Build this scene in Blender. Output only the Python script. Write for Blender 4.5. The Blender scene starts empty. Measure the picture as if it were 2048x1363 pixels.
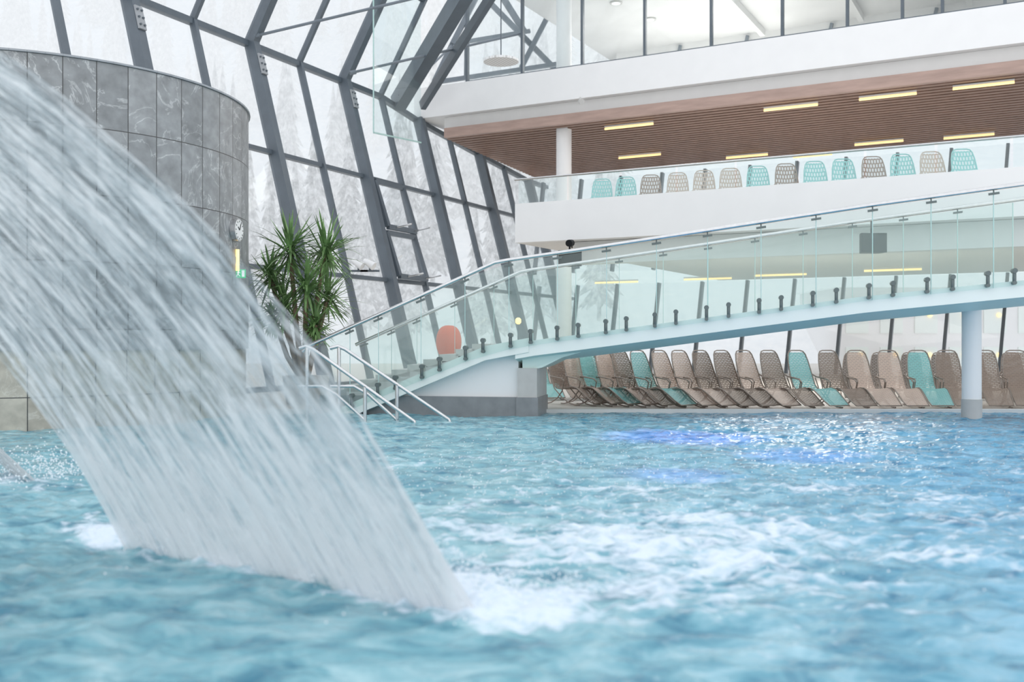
import bpy, math, random
import numpy as np
from mathutils import Vector, Matrix, noise
random.seed(7)
scene=bpy.context.scene
COL=scene.collection
CZ=1.4; F=2000.0
def P(u,v,Y): return Vector(((u-1024)*Y/F, Y, CZ+(681.5-v)*Y/F))

# ---------------- materials ----------------
def new_mat(name):
    m=bpy.data.materials.new(name); m.use_nodes=True
    nt=m.node_tree; nt.nodes.clear()
    out=nt.nodes.new('ShaderNodeOutputMaterial')
    return m,nt,out
def N(nt,t,**kw):
    n=nt.nodes.new(t)
    for k,v in kw.items():
        if hasattr(n,k): setattr(n,k,v)
    return n
def pbr(name,col,rough=0.5,metal=0.0,var=0.06,scale=6.0,bump=0.0,emit=None,estr=0,spec=0.5,stretch=None,rot=None):
    m,nt,out=new_mat(name)
    b=N(nt,'ShaderNodeBsdfPrincipled')
    tc=N(nt,'ShaderNodeTexCoord'); mp=N(nt,'ShaderNodeMapping')
    if stretch: mp.inputs['Scale'].default_value=stretch
    if rot: mp.inputs['Rotation'].default_value=rot
    nt.links.new(tc.outputs['Object'],mp.inputs['Vector'])
    nz=N(nt,'ShaderNodeTexNoise'); nz.inputs['Scale'].default_value=scale; nz.inputs['Detail'].default_value=5
    nt.links.new(mp.outputs[0],nz.inputs['Vector'])
    r=N(nt,'ShaderNodeValToRGB')
    r.color_ramp.elements[0].position=0.3; r.color_ramp.elements[1].position=0.7
    r.color_ramp.elements[0].color=(*[max(0,c*(1-var)) for c in col],1)
    r.color_ramp.elements[1].color=(*[min(1,c*(1+var)) for c in col],1)
    nt.links.new(nz.outputs['Fac'],r.inputs[0]); nt.links.new(r.outputs[0],b.inputs['Base Color'])
    b.inputs['Roughness'].default_value=rough; b.inputs['Metallic'].default_value=metal
    b.inputs['Specular IOR Level'].default_value=spec
    if bump:
        bp=N(nt,'ShaderNodeBump'); bp.inputs['Strength'].default_value=bump; bp.inputs['Distance'].default_value=0.02
        nt.links.new(nz.outputs['Fac'],bp.inputs['Height']); nt.links.new(bp.outputs[0],b.inputs['Normal'])
    if emit:
        b.inputs['Emission Color'].default_value=(*emit,1); b.inputs['Emission Strength'].default_value=estr
    nt.links.new(b.outputs[0],out.inputs[0])
    return m
def glass_mat(name,tint,refl=0.06,haze=0.0,hcol=(0.8,0.9,0.9),fres=.5):
    m,nt,out=new_mat(name)
    t=N(nt,'ShaderNodeBsdfTransparent'); t.inputs[0].default_value=(*tint,1)
    g=N(nt,'ShaderNodeBsdfGlossy'); g.inputs['Roughness'].default_value=0.02; g.inputs['Color'].default_value=(.95,.97,.97,1)
    d=N(nt,'ShaderNodeBsdfDiffuse'); d.inputs[0].default_value=(*hcol,1)
    tl=N(nt,'ShaderNodeBsdfTranslucent'); tl.inputs[0].default_value=(*hcol,1)
    ml=N(nt,'ShaderNodeMixShader'); nt.links.new(d.outputs[0],ml.inputs[1]); nt.links.new(tl.outputs[0],ml.inputs[2])
    lw=N(nt,'ShaderNodeLayerWeight'); lw.inputs['Blend'].default_value=0.25
    ma=N(nt,'ShaderNodeMath',operation='MULTIPLY_ADD'); ma.inputs[1].default_value=fres; ma.inputs[2].default_value=refl
    nt.links.new(lw.outputs['Fresnel'],ma.inputs[0])
    m1=N(nt,'ShaderNodeMixShader'); m1.inputs[0].default_value=haze
    nt.links.new(t.outputs[0],m1.inputs[1]); nt.links.new(ml.outputs[0],m1.inputs[2])
    m2=N(nt,'ShaderNodeMixShader')
    nt.links.new(ma.outputs[0],m2.inputs[0]); nt.links.new(m1.outputs[0],m2.inputs[1]); nt.links.new(g.outputs[0],m2.inputs[2])
    nt.links.new(m2.outputs[0],out.inputs[0])
    return m
M_white=pbr('white_plaster',(.85,.85,.85),.55,var=.015,scale=1.5)
M_white2=pbr('white_ceiling_paint',(.75,.745,.73),.6,var=.02,scale=2)
M_cream=pbr('cream_ceiling',(.70,.70,.69),.6,var=.06,scale=.6)
M_steel=pbr('slate_painted_steel',(.105,.13,.155),.4,var=.1,scale=2)
M_steel2=pbr('slate_painted_steel_light',(.17,.20,.23),.4,var=.1,scale=2)
M_plate=pbr('galvanised_node_plate',(.33,.35,.37),.4,var=.1,scale=4)
M_chrome=pbr('brushed_stainless',(.66,.66,.66),.22,metal=1,var=.05,scale=10)
M_bronze=pbr('dark_clamp_metal',(.13,.16,.16),.35,metal=.6,var=.1)
M_black=pbr('black_plastic',(.010,.011,.013),.6,var=.2,spec=.2)
M_teal=pbr('underside_pool_bounce_tint',(.66,.79,.745),.45,var=.02,scale=1)  # turquoise light bounced off the pool, tinted into the bridge underside
M_tealw=pbr('pale_turquoise_panel',(.82,.88,.85),.4,var=.02,scale=1)
M_plinth=pbr('dark_grey_plinth',(.24,.25,.26),.35,var=.12,scale=5,bump=.1)
M_conc=pbr('grey_concrete_pillar',(.52,.515,.50),.6,var=.06,scale=4)
M_floor=pbr('pale_stone_floor',(.66,.62,.56),.4,var=.06,scale=3)
M_lamp=pbr('warm_lamp_tube',(1,.8,.45),.5,emit=(1,.66,.26),estr=1.0)
M_bulb=pbr('warm_lamp_glow',(1,.8,.4),.5,emit=(1,.62,.2),estr=1.5)
M_gl=glass_mat('facade_glass',(.97,.98,.99),.01,.08,(.88,.92,.95),.35)
M_glb=glass_mat('bridge_glass',(.885,.95,.935),.03,.12,(.68,.86,.83),.36)
M_glf=glass_mat('fin_glass',(.88,.95,.95),.02,.06)
M_glr=glass_mat('balcony_glass',(.95,.98,.98),.02,.05,fres=.3)
M_glass_edge=pbr('glass_edge_green',(.45,.66,.63),.2,var=.05)
M_wood=pbr('wood_slats',(.29,.18,.135),.5,var=.16,scale=2,stretch=(1,4,1),rot=(0,0,.494))
M_woodbeam=pbr('wood_edge_beam',(.42,.295,.25),.5,var=.12,scale=1.2,stretch=(.4,2,6))
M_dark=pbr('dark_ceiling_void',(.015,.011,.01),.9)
M_leaf=pbr('yucca_leaf',(.19,.32,.125),.45,var=.5,scale=4)
M_trunk=pbr('yucca_trunk',(.25,.18,.12),.8,var=.3,scale=12,bump=.5)
M_pot=pbr('grey_planter',(.45,.44,.42),.6)
M_clockw=pbr('clock_face_white',(.85,.85,.83),.4,var=.01)
M_green=pbr('exit_sign_green',(.02,.45,.18),.4,emit=(.05,.6,.25),estr=.5)
M_signw=pbr('exit_sign_white',(.9,.9,.9),.4,emit=(1,1,1),estr=.3)
M_orange=pbr('orange_red_plastic',(.80,.13,.05),.5,var=.05,spec=.2)

def stone_mat(name,c1,c2,vein):
    m,nt,out=new_mat(name); b=N(nt,'ShaderNodeBsdfPrincipled')
    uv=N(nt,'ShaderNodeUVMap'); br=N(nt,'ShaderNodeTexBrick'); br.offset=0.0
    br.inputs['Scale'].default_value=1.0; br.inputs['Brick Width'].default_value=.50; br.inputs['Row Height'].default_value=1.07
    br.inputs['Mortar Size'].default_value=.008; br.inputs['Mortar'].default_value=(.06,.06,.06,1)
    br.inputs['Color1'].default_value=(*c1,1); br.inputs['Color2'].default_value=(*c2,1); br.inputs['Bias'].default_value=0
    nt.links.new(uv.outputs[0],br.inputs['Vector'])
    sc=N(nt,'ShaderNodeVectorMath',operation='DIVIDE'); sc.inputs[1].default_value=(.5,1.07,1); nt.links.new(uv.outputs[0],sc.inputs[0])
    fl=N(nt,'ShaderNodeVectorMath',operation='FLOOR'); nt.links.new(sc.outputs[0],fl.inputs[0])
    wn_=N(nt,'ShaderNodeTexWhiteNoise'); nt.links.new(fl.outputs[0],wn_.inputs['Vector'])
    of=N(nt,'ShaderNodeVectorMath',operation='MULTIPLY_ADD'); of.inputs[1].default_value=(7,7,7); nt.links.new(wn_.outputs['Color'],of.inputs[0]); nt.links.new(uv.outputs[0],of.inputs[2])
    n1=N(nt,'ShaderNodeTexNoise'); n1.inputs['Scale'].default_value=1.1; n1.inputs['Detail'].default_value=9; n1.inputs['Distortion'].default_value=1.4; n1.inputs['Roughness'].default_value=.6
    nt.links.new(of.outputs[0],n1.inputs['Vector'])
    r=N(nt,'ShaderNodeValToRGB'); e=r.color_ramp.elements; e[0].position=.482; e[0].color=(0,0,0,1); e[1].position=.518; e[1].color=(0,0,0,1)
    k=r.color_ramp.elements.new(.50); k.color=(1,1,1,1)
    nt.links.new(n1.outputs['Fac'],r.inputs[0])
    n2=N(nt,'ShaderNodeTexNoise'); n2.inputs['Scale'].default_value=5; n2.inputs['Detail'].default_value=8
    nt.links.new(of.outputs[0],n2.inputs['Vector'])
    mul=N(nt,'ShaderNodeMath',operation='MULTIPLY'); nt.links.new(r.outputs[0],mul.inputs[0]); nt.links.new(n2.outputs['Fac'],mul.inputs[1])
    mul2=N(nt,'ShaderNodeMath',operation='MULTIPLY',use_clamp=True); nt.links.new(mul.outputs[0],mul2.inputs[0])
    inv=N(nt,'ShaderNodeMath',operation='MULTIPLY_ADD'); inv.inputs[1].default_value=-1.3; inv.inputs[2].default_value=1.3; nt.links.new(br.outputs['Fac'],inv.inputs[0]); nt.links.new(inv.outputs[0],mul2.inputs[1])
    mx=N(nt,'ShaderNodeMixRGB'); mx.inputs['Color2'].default_value=(*vein,1)
    nt.links.new(mul2.outputs[0],mx.inputs['Fac']); nt.links.new(br.outputs['Color'],mx.inputs['Color1'])
    ov=N(nt,'ShaderNodeMixRGB',blend_type='OVERLAY'); ov.inputs['Fac'].default_value=.5
    nt.links.new(mx.outputs[0],ov.inputs['Color1']); nt.links.new(n2.outputs['Fac'],ov.inputs['Color2'])
    nt.links.new(ov.outputs[0],b.inputs['Base Color']); b.inputs['Roughness'].default_value=.4
    nt.links.new(b.outputs[0],out.inputs[0]); return m
M_stone=stone_mat('grey_stone_cladding',(.235,.245,.25),(.31,.32,.325),(.52,.53,.53))
M_stoneb=stone_mat('beige_stone_cladding',(.42,.39,.33),(.50,.47,.40),(.58,.56,.5))

def sling_mat(name,col,amin=.62,mort=.011):
    m,nt,out=new_mat(name); b=N(nt,'ShaderNodeBsdfPrincipled'); b.inputs['Base Color'].default_value=(*col,1); b.inputs['Roughness'].default_value=.6
    tc=N(nt,'ShaderNodeUVMap')
    br=N(nt,'ShaderNodeTexBrick'); br.offset=.5; br.inputs['Scale'].default_value=1; br.inputs['Brick Width'].default_value=.085; br.inputs['Row Height'].default_value=.036
    if amin<.5: br.inputs['Brick Width'].default_value=.062; br.inputs['Row Height'].default_value=.10
    br.inputs['Mortar Size'].default_value=mort; br.inputs['Mortar Smooth'].default_value=.3
    nt.links.new(tc.outputs[0],br.inputs['Vector'])
    a=N(nt,'ShaderNodeMath',operation='MULTIPLY_ADD'); a.inputs[1].default_value=1-amin; a.inputs[2].default_value=amin
    nt.links.new(br.outputs['Fac'],a.inputs[0]); nt.links.new(a.outputs[0],b.inputs['Alpha'])
    nt.links.new(b.outputs[0],out.inputs[0]); return m
C_t=(.25,.55,.53);C_b=(.63,.485,.40);C_n=(.29,.22,.175)
S_teal=sling_mat('teal_mesh_fabric',C_t); S_beige=sling_mat('beige_mesh_fabric',C_b); S_brown=sling_mat('brown_mesh_fabric',C_n); S_dark=sling_mat('dark_brown_mesh_fabric',(.17,.13,.105))
S2={'teal':sling_mat('teal_open_weave',C_t,.36,.016),'beige':sling_mat('beige_open_weave',(.50,.41,.34),.36,.016),'brown':sling_mat('brown_open_weave',C_n,.36,.016)}
M_frame=pbr('bronze_tube_frame',(.30,.25,.215),.35,metal=.4,var=.05)

# ---------------- mesh builder ----------------
class MB:
    def __init__(s): s.v=[];s.f=[];s.m=[]
    def quad(s,a,b,c,d,mi=0):
        n=len(s.v); s.v+= [Vector(a),Vector(b),Vector(c),Vector(d)]; s.f.append((n,n+1,n+2,n+3)); s.m.append(mi)
    def prism(s,poly0,poly1,mi=0):
        n=len(s.v);k=len(poly0); s.v+=[Vector(p) for p in poly0]+[Vector(p) for p in poly1]
        s.f.append(tuple(range(n+k-1,n-1,-1)));s.m.append(mi); s.f.append(tuple(range(n+k,n+2*k)));s.m.append(mi)
        for i in range(k):
            j=(i+1)%k; s.f.append((n+i,n+j,n+k+j,n+k+i)); s.m.append(mi)
    def box(s,c,sz,mi=0):
        x,y,z=c;a,b,d=[q/2 for q in sz]
        s.prism([(x-a,y-b,z-d),(x+a,y-b,z-d),(x+a,y+b,z-d),(x-a,y+b,z-d)],[(x-a,y-b,z+d),(x+a,y-b,z+d),(x+a,y+b,z+d),(x-a,y+b,z+d)],mi)
    def beam(s,p0,p1,w,h,mi=0,side=None):
        p0=Vector(p0);p1=Vector(p1);t=(p1-p0).normalized()
        if side is None: side=t.cross(Vector((0,0,1)));
        side=Vector(side)
        if side.length<1e-4: side=Vector((1,0,0))
        side=(side-t*side.dot(t)).normalized(); up=side.cross(t)
        a=side*w/2;b=up*h/2
        s.prism([p0-a-b,p0+a-b,p0+a+b,p0-a+b],[p1-a-b,p1+a-b,p1+a+b,p1-a+b],mi)
    def tube(s,pts,r,mi=0,seg=8,cap=True):
        pts=[Vector(p) for p in pts]; n0=len(s.v); up=None
        rr=r if isinstance(r,(list,tuple)) else [r]*len(pts)
        for i,p in enumerate(pts):
            if i==0:t=pts[1]-pts[0]
            elif i==len(pts)-1:t=pts[-1]-pts[-2]
            else:t=(pts[i+1]-p).normalized()+(p-pts[i-1]).normalized()
            t.normalize()
            if up is None:
                up=Vector((0,0,1)) if abs(t.z)<.9 else Vector((1,0,0))
            a=up-t*up.dot(t); a.normalize(); b=t.cross(a); up=a
            for k in range(seg):
                q=2*math.pi*k/seg; s.v.append(p+(a*math.cos(q)+b*math.sin(q))*rr[i])
        for i in range(len(pts)-1):
            for k in range(seg):
                j=(k+1)%seg; s.f.append((n0+i*seg+k,n0+i*seg+j,n0+(i+1)*seg+j,n0+(i+1)*seg+k)); s.m.append(mi)
        if cap:
            s.f.append(tuple(n0+k for k in range(seg-1,-1,-1))); s.m.append(mi)
            e=n0+(len(pts)-1)*seg; s.f.append(tuple(e+k for k in range(seg))); s.m.append(mi)
    def cyl(s,p0,p1,r,mi=0,seg=24): s.tube([p0,p1],r,mi,seg)
    def obj(s,name,mats,parent=None,origin=(0,0,0),smooth=False,uvs=None):
        o=Vector(origin); me=bpy.data.meshes.new(name)
        me.from_pydata([tuple(v-o) for v in s.v],[],s.f)
        if not isinstance(mats,(list,tuple)): mats=[mats]
        for m in mats: me.materials.append(m)
        me.polygons.foreach_set('material_index',s.m)
        if uvs:
            ul=me.uv_layers.new(name='UVMap')
            for l in me.loops: ul.data[l.index].uv=uvs[l.vertex_index]
        if smooth:
            me.polygons.foreach_set('use_smooth',[True]*len(me.polygons))
            try: me.set_sharp_from_angle(angle=math.radians(40))
            except Exception: pass
        me.update()
        ob=bpy.data.objects.new(name,me); COL.objects.link(ob)
        if parent: ob.parent=parent
        else: ob.location=o
        return ob
def empty(name,loc,label,cat,group=None):
    e=bpy.data.objects.new(name,None); e.empty_display_size=.2; e.location=loc; COL.objects.link(e)
    return tag(e,label,cat,group)
def tag(o,label,cat,group=None,kind=None):
    o['label']=label;o['category']=cat
    if group:o['group']=group
    if kind:o['kind']=kind
    return o
def struct(o,label,cat):
    return tag(o,label,cat,kind='structure')
tn=[0];wn=[0]
def trim(mb,mats,label,cat='trim',smooth=False,origin=None):
    tn[0]+=1
    if origin is None: origin=mb.v[0]
    return struct(mb.obj('trim_%d'%tn[0],mats,origin=origin,smooth=smooth),label,cat)
def window(mb,mats,label):
    wn[0]+=1
    return struct(mb.obj('window_%d'%wn[0],mats,origin=mb.v[0]),label,'window')

# ---------------- glass facade ----------------
nin=Vector((.90,-.435,0)); fdir=Vector((2.07,4.3,0)).normalized()
def K(i): return Vector((-7.96+2.07*i,30.2+4.3*i,10.4))
def Fp(i,z): 
    k=K(i); return Vector((k.x,k.y,z))+nin*(2.8*(10.4-z)/10.35)
def U(i,h): return K(i)+nin*(.58*h)+Vector((0,0,h))
def topz(i): return float(np.interp(i,[1.6,2,3,4,5],[10.4,10.0,9.5,9.05,9.0]))
T=[3.45,7.0]
i=-2.5
while i<4.2:
    a,b=i,i+.5
    mb=MB()
    for z0,z1a,z1b in ((.05,T[0],T[0]),(T[0],T[1],T[1]),(T[1],topz(a),topz(b))):
        mb.quad(Fp(a,z0),Fp(b,z0),Fp(b,z1b),Fp(a,z1a),0)
    for z in (.12,T[0],T[1]):
        mb.beam(Fp(a,z),Fp(b,z),.20,.13,1,side=nin)
    mb.beam(Fp(a,topz(a)-.05),Fp(b,topz(b)-.05),.22,.17,1,side=nin)
    window(mb,[M_gl,M_steel],'tall sloping glass bay in slate steel frame')
    i+=.5
i=-2.5
while i<1.4:
    mb=MB(); a,b=i,i+.5
    mb.quad(U(a,0),U(b,0),U(b,3.2),U(a,3.2),0); mb.quad(U(a,3.2),U(b,3.2),U(b,6.5),U(a,6.5),0)
    mb.beam(U(a,3.2),U(b,3.2),.14,.12,1); mb.beam(U(a,6.5),U(b,6.5),.14,.12,1)
    window(mb,[M_gl,M_steel],'inward-leaning roof glazing in slate steel frame')
    i+=.5
for k in range(-5,10):
    i=k/2
    if i>4.3: break
    main=(k%2==0)
    w,d=(.27,.38) if main else (.12,.2)
    mb=MB(); tz=topz(i)
    off=nin*(.12 if main else .05)
    mb.beam(Fp(i,.05)+off,Fp(i,tz)+off,w,d,0,side=fdir)
    if i<=1.5:
        mb.beam(K(i)+off,U(i,6.5)+off,w,d*.9,0,side=fdir)
    if main and i<=1:
        p=Fp(i,10.0)+nin*.35
        mb.beam(p+Vector((0,0,.0)),p+Vector((0,0,-.62))+nin*.17,.25,.05,1,side=fdir)
        for q in range(3):
            for sgn in (-1,1):
                c=p+Vector((0,0,-.10-.2*q))+fdir*.07*sgn+nin*(.04+.055*q)
                mb.cyl(c,c+nin*.05,.03,0,8)
    trim(mb,[M_steel,M_plate],'sloping slate steel facade post' if main else 'slim sloping slate steel mullion','post')
for (ia,ib,za,zb) in ((1.08,1.46,5.3,6.9),(1.08,1.46,3.6,5.1)):
    mb=MB(); o=nin*.28
    A,B,C,D=[Fp(ia,za)+o,Fp(ib,za)+o,Fp(ib,zb)+o*.6,Fp(ia,zb)+o*.6]
    for p,q in ((A,B),(B,C),(C,D),(D,A)): mb.beam(p,q,.14,.17,1,side=nin)
    mb.quad(A,B,C,D,0)
    mb.tube([A+fdir*.4,A+fdir*.4+nin*.7+Vector((0,0,.1))],.03,2,6)
    mb.tube([B-fdir*.2,B-fdir*.2+nin*.7+Vector((0,0,.1))],.03,2,6)
    window(mb,[M_gl,M_steel,M_chrome],'tilt-opening vent window with dark frame')
mb=MB(); s0=Vector((-4.3,37.6,10.3)); e0=P(920,0,33.5); e1=s0+(e0-s0)*1.9
mb.beam(s0,e1,.45,.62,0); trim(mb,M_steel,'heavy inclined slate steel roof beam','beam')
mb=MB(); mb.beam(s0+Vector((.9,.3,0)),e1+Vector((.9,.3,0)),.2,.35,0); trim(mb,M_steel,'inclined slate steel roof rafter','beam')
for a,b,Y,w in (((935,-40),(932,152),40,.16),((868,165),(905,88),40,.2),((905,88),(1060,62),40,.14),((945,-30),(1112,140),41,.2),((1043,135),(1128,-30),41,.2),
                ((1046,62),(1046,140),41,.14),((990,-30),(1050,66),41,.24),((905,88),(960,-20),40,.2),((868,165),(1115,128),40,.16)):
    mb=MB(); mb.beam(P(*a,Y),P(*b,Y+.5),w,w,0,side=(0,1,0)); trim(mb,M_steel2,'slate steel roof truss bar','beam')
mb=MB(); mb.quad(P(868,165,41.6),P(1115,128,41.6),P(1115,-80,41.6),P(925,-80,41.6),0); window(mb,[M_gl],'triangulated roof glazing')
mb=MB(); a=P(747,265,33.5); b=P(842,285,36.5); H=Vector((0,0,6.5))
mb.quad(a,b,b+H,a+H,0); mb.beam(a,a+H,.04,.06,1); mb.beam(a,b,.04,.05,1); window(mb,[M_glf,M_glass_edge],'frameless glass screen with pale green edges')
for a,b in ((P(510,72,30),P(830,-4,30)),(P(700,146,34),P(1046,66,37)),(P(800,192,37),P(905,90,40))):
    mb=MB(); mb.tube([a,b],.045,0,8); mb.cyl(a,a+(b-a)*.03,.08,0,8); trim(mb,M_steel2,'thin steel tie rod','rod')

# ---------------- balconies ----------------
d=Vector((.881,-.474,0)); bk=Vector((.474,.881,0))
A0=Vector((-3.8,38.8,0)); B0=Vector((.08,27,0))
def slab(mb,O,t0,t1,s0,s1,z0,z1,mi=0):
    def q(t,s,z): return O+d*t+bk*s+Vector((0,0,z))
    mb.prism([q(t0,s0,z0),q(t1,s0,z0),q(t1,s1,z0),q(t0,s1,z0)],[q(t0,s0,z1),q(t1,s0,z1),q(t1,s1,z1),q(t0,s1,z1)],mi)
mb=MB(); slab(mb,A0,0,28,0,10.1,10.0,11.17); struct(mb.obj('floor_upper_gallery',M_white,origin=mb.v[0]),'thick white slab of the upper gallery','floor')
mb=MB(); slab(mb,A0,1.2,28,.3,10.1,9.32,9.995); trim(mb,M_white2,'recessed white slab band')
mb=MB(); slab(mb,A0,1.4,28,-.05,.16,9.14,9.50); trim(mb,M_woodbeam,'reddish brown wooden edge beam')
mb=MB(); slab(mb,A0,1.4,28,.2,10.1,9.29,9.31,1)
s=.22
while s<9.95:
    slab(mb,A0,1.4-.118*s,28,s,s+.20,9.12,9.17,0); s+=.38
struct(mb.obj('ceiling_slatted',[M_wood,M_dark],origin=mb.v[0]),'brown wooden slatted ceiling under the gallery','ceiling')
mb=MB(); slab(mb,A0,3.5,28,-.0,22,14.6,14.8); struct(mb.obj('ceiling_upper',M_cream,origin=mb.v[0]),'cream plaster ceiling','ceiling')
mb=MB(); slab(mb,A0,4.2,28,10.3,10.5,11.2,14.6); struct(mb.obj('wall_upper_back',M_cream,origin=mb.v[0]),'cream back wall of the gallery','wall')
def on_line(O,dr,u):
    k=(u-1024)/F; t=(k*O.y-O.x)/(dr.x-k*dr.y); return t
us=[935,1045,1165,1290,1423,1565,1695,1805,1885,2010,2140]
ts=[on_line(A0+bk*.25,d,u) for u in us]
for a,b in zip(ts[:-1],ts[1:]):
    mb=MB(); O=A0+bk*.25
    mb.quad(O+d*a+Vector((0,0,11.2)),O+d*b+Vector((0,0,11.2)),O+d*b+Vector((0,0,14.5)),O+d*a+Vector((0,0,14.5)),0)
    mb.beam(O+d*a+Vector((0,0,11.17)),O+d*a+Vector((0,0,14.55)),.09,.14,1,side=d)
    mb.beam(O+d*a+Vector((0,0,11.22)),O+d*b+Vector((0,0,11.22)),.1,.08,1)
    window(mb,[M_glr,M_steel],'tall gallery glass panel with slim dark post')
mb=MB(); O=A0+bk*5
mb.beam(O+d*7+Vector((0,0,12.5)),O+d*26+Vector((0,0,12.5)),.08,.12,0); trim(mb,M_steel2,'dark handrail line inside the gallery')
for t in (11,15,19):
    mb=MB(); mb.beam(A0+d*t+bk*.6+Vector((0,0,14.45)),A0+d*t+bk*10+Vector((0,0,14.45)),.2,.28,0); trim(mb,M_cream,'cream ceiling downstand','beam')
for t in (6.5,9.5,13,17,21):
    mb=MB(); mb.beam(A0+d*t+bk*10.2+Vector((0,0,11.2)),A0+d*(t+.8)+bk*10.2+Vector((0,0,14.5)),.12,.12,0); trim(mb,M_steel2,'slim steel post on the gallery rear wall','post')

mb=MB(); slab(mb,B0,0,18,0,.35,4.05,5.1); struct(mb.obj('wall_balcony_parapet',M_white,origin=mb.v[0]),'white balcony parapet band','wall')
mb=MB(); slab(mb,B0,0,22,.36,19,4.05,4.6); struct(mb.obj('floor_balcony',M_white2,origin=mb.v[0]),'white balcony slab with stone floor','floor')
mb=MB(); slab(mb,B0,1.5,18,.5,.9,3.45,4.04); trim(mb,M_white2,'dropped white downstand beam')
e=empty('balcony_railing',B0+Vector((0,0,5.1)),'frameless glass balcony railing with steel handrail on the parapet','railing')
O=B0+bk*.18; mb=MB(); mb.tube([O+d*-.1+Vector((0,0,5.78)),O+d*18+Vector((0,0,5.78))],.03); mb.obj('handrail',M_chrome,parent=e,origin=e.location,smooth=True)
t=0
while t<17.9:
    mb=MB(); mb.beam(O+d*(t+.02)+Vector((0,0,5.42)),O+d*(t+1.46)+Vector((0,0,5.42)),.015,.66,0); mb.obj('glass_panel',M_glr,parent=e,origin=e.location); t+=1.5
C0=A0+bk*10.0
t=0
while t<26:
    mb=MB(); 
    def q(t,z): return C0+d*t+bk*(.22*(z-1.4)*.4)+Vector((0,0,z))
    mb.quad(q(t,.05),q(t+2,.05),q(t+2,4.0),q(t,4.0),0); mb.quad(q(t,4.6),q(t+2,4.6),q(t+2,9.0),q(t,9.0),0)
    mb.beam(q(t,.05),q(t,4.0)+d*.3,.12,.25,1,side=d); mb.beam(q(t,4.6),q(t,9.0)+d*.3,.12,.25,1,side=d)
    mb.beam(q(t,7.9),q(t+2,7.9),.1,.08,1)
    window(mb,[M_gl,M_steel],'rear glazing bay with slate steel mullion'); t+=2

e=empty('round_column',(1.9,36.6,.05),'tall round white column passing through the storeys','column')
mb=MB(); mb.cyl((1.9,36.6,.05),(1.9,36.6,9.3),.28,0,32); mb.obj('shaft',M_white,parent=e,origin=e.location,smooth=True)
mb=MB(); mb.cyl((1.9,36.6,11.2),(1.9,36.6,14.6),.28,0,32); mb.obj('upper_shaft',M_white,parent=e,origin=e.location,smooth=True)

def lamp_on(u0,u1,v,Z):
    Y0=(Z-CZ)*F/(681.5-v)
    uc=(u0+u1)/2; X=(uc-1024)*Y0/F; L=(u1-u0)*Y0/F/ .92
    c=Vector((X,Y0,Z))
    e=empty('ceiling_lamp',c,'glowing warm linear lamp set in the ceiling','ceiling lamp','linear ceiling lamps')
    mb=MB(); mb.beam(c-d*L/2,c+d*L/2,.10,.05,0); mb.obj('lamp_housing',M_white2,parent=e,origin=c+Vector((0,0,-.025)))
    mb=MB(); mb.tube([c-d*L/2-Vector((0,0,.05)),c+d*L/2-Vector((0,0,.05))],.038,0,8); mb.obj('lamp_tube',M_lamp,parent=e,origin=c,smooth=True)
for u0,u1,v in ((1210,1305,250),(1532,1630,212),(1725,1825,190),(1915,2018,168),(1238,1320,310),(1455,1532,310),(1715,1800,283),(1895,1980,270),(1590,1660,309)):
    lamp_on(u0,u1,v,9.07)
for u0,u1,v in ((1190,1275,562),(1370,1460,555),(1513,1608,547),(1735,1835,537)):
    lamp_on(u0,u1,v,4.0)

c=P(1002,124,33); e=empty('hanging_disc',c,'round perforated disc hanging from a thin rod','ceiling fixture')
m,nt,out=new_mat('perforated_white_metal'); b=N(nt,'ShaderNodeBsdfPrincipled'); tcx=N(nt,'ShaderNodeTexCoord'); br=N(nt,'ShaderNodeTexBrick'); br.inputs['Scale'].default_value=1; br.inputs['Brick Width'].default_value=.12; br.inputs['Row Height'].default_value=.12; br.inputs['Mortar Size'].default_value=.028; br.inputs['Color1'].default_value=(.55,.55,.55,1); br.inputs['Color2'].default_value=(.6,.58,.55,1); br.inputs['Mortar'].default_value=(.82,.82,.82,1)
nt.links.new(tcx.outputs['Object'],br.inputs['Vector']); nt.links.new(br.outputs['Color'],b.inputs['Base Color']); nt.links.new(b.outputs[0],out.inputs[0]); M_perf=m
mb=MB(); mb.cyl(c,c+Vector((0,0,.07)),.58,0,40); mb.obj('disc',M_perf,parent=e,origin=c,smooth=True)
mb=MB(); mb.cyl(c+Vector((0,0,.07)),c+Vector((0,0,2.6)),.02,0,8); mb.obj('rod',M_steel,parent=e,origin=c)

for u,Y in ((1232,39),(1300,41),(1480,38),(1620,37)):
    x=(u-1024)*Y/F; c=Vector((x,Y,14.55)); e=empty('downlight',c,'round recessed ceiling downlight','ceiling lamp','round gallery downlights')
    mb=MB(); mb.cyl(c,c+Vector((0,0,.05)),.25,0,24); mb.obj('ring',M_conc,parent=e,origin=c); mb=MB(); mb.cyl(c-Vector((0,0,.01)),c,.17,0,24); mb.obj('diffuser',M_signw,parent=e,origin=c)

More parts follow.
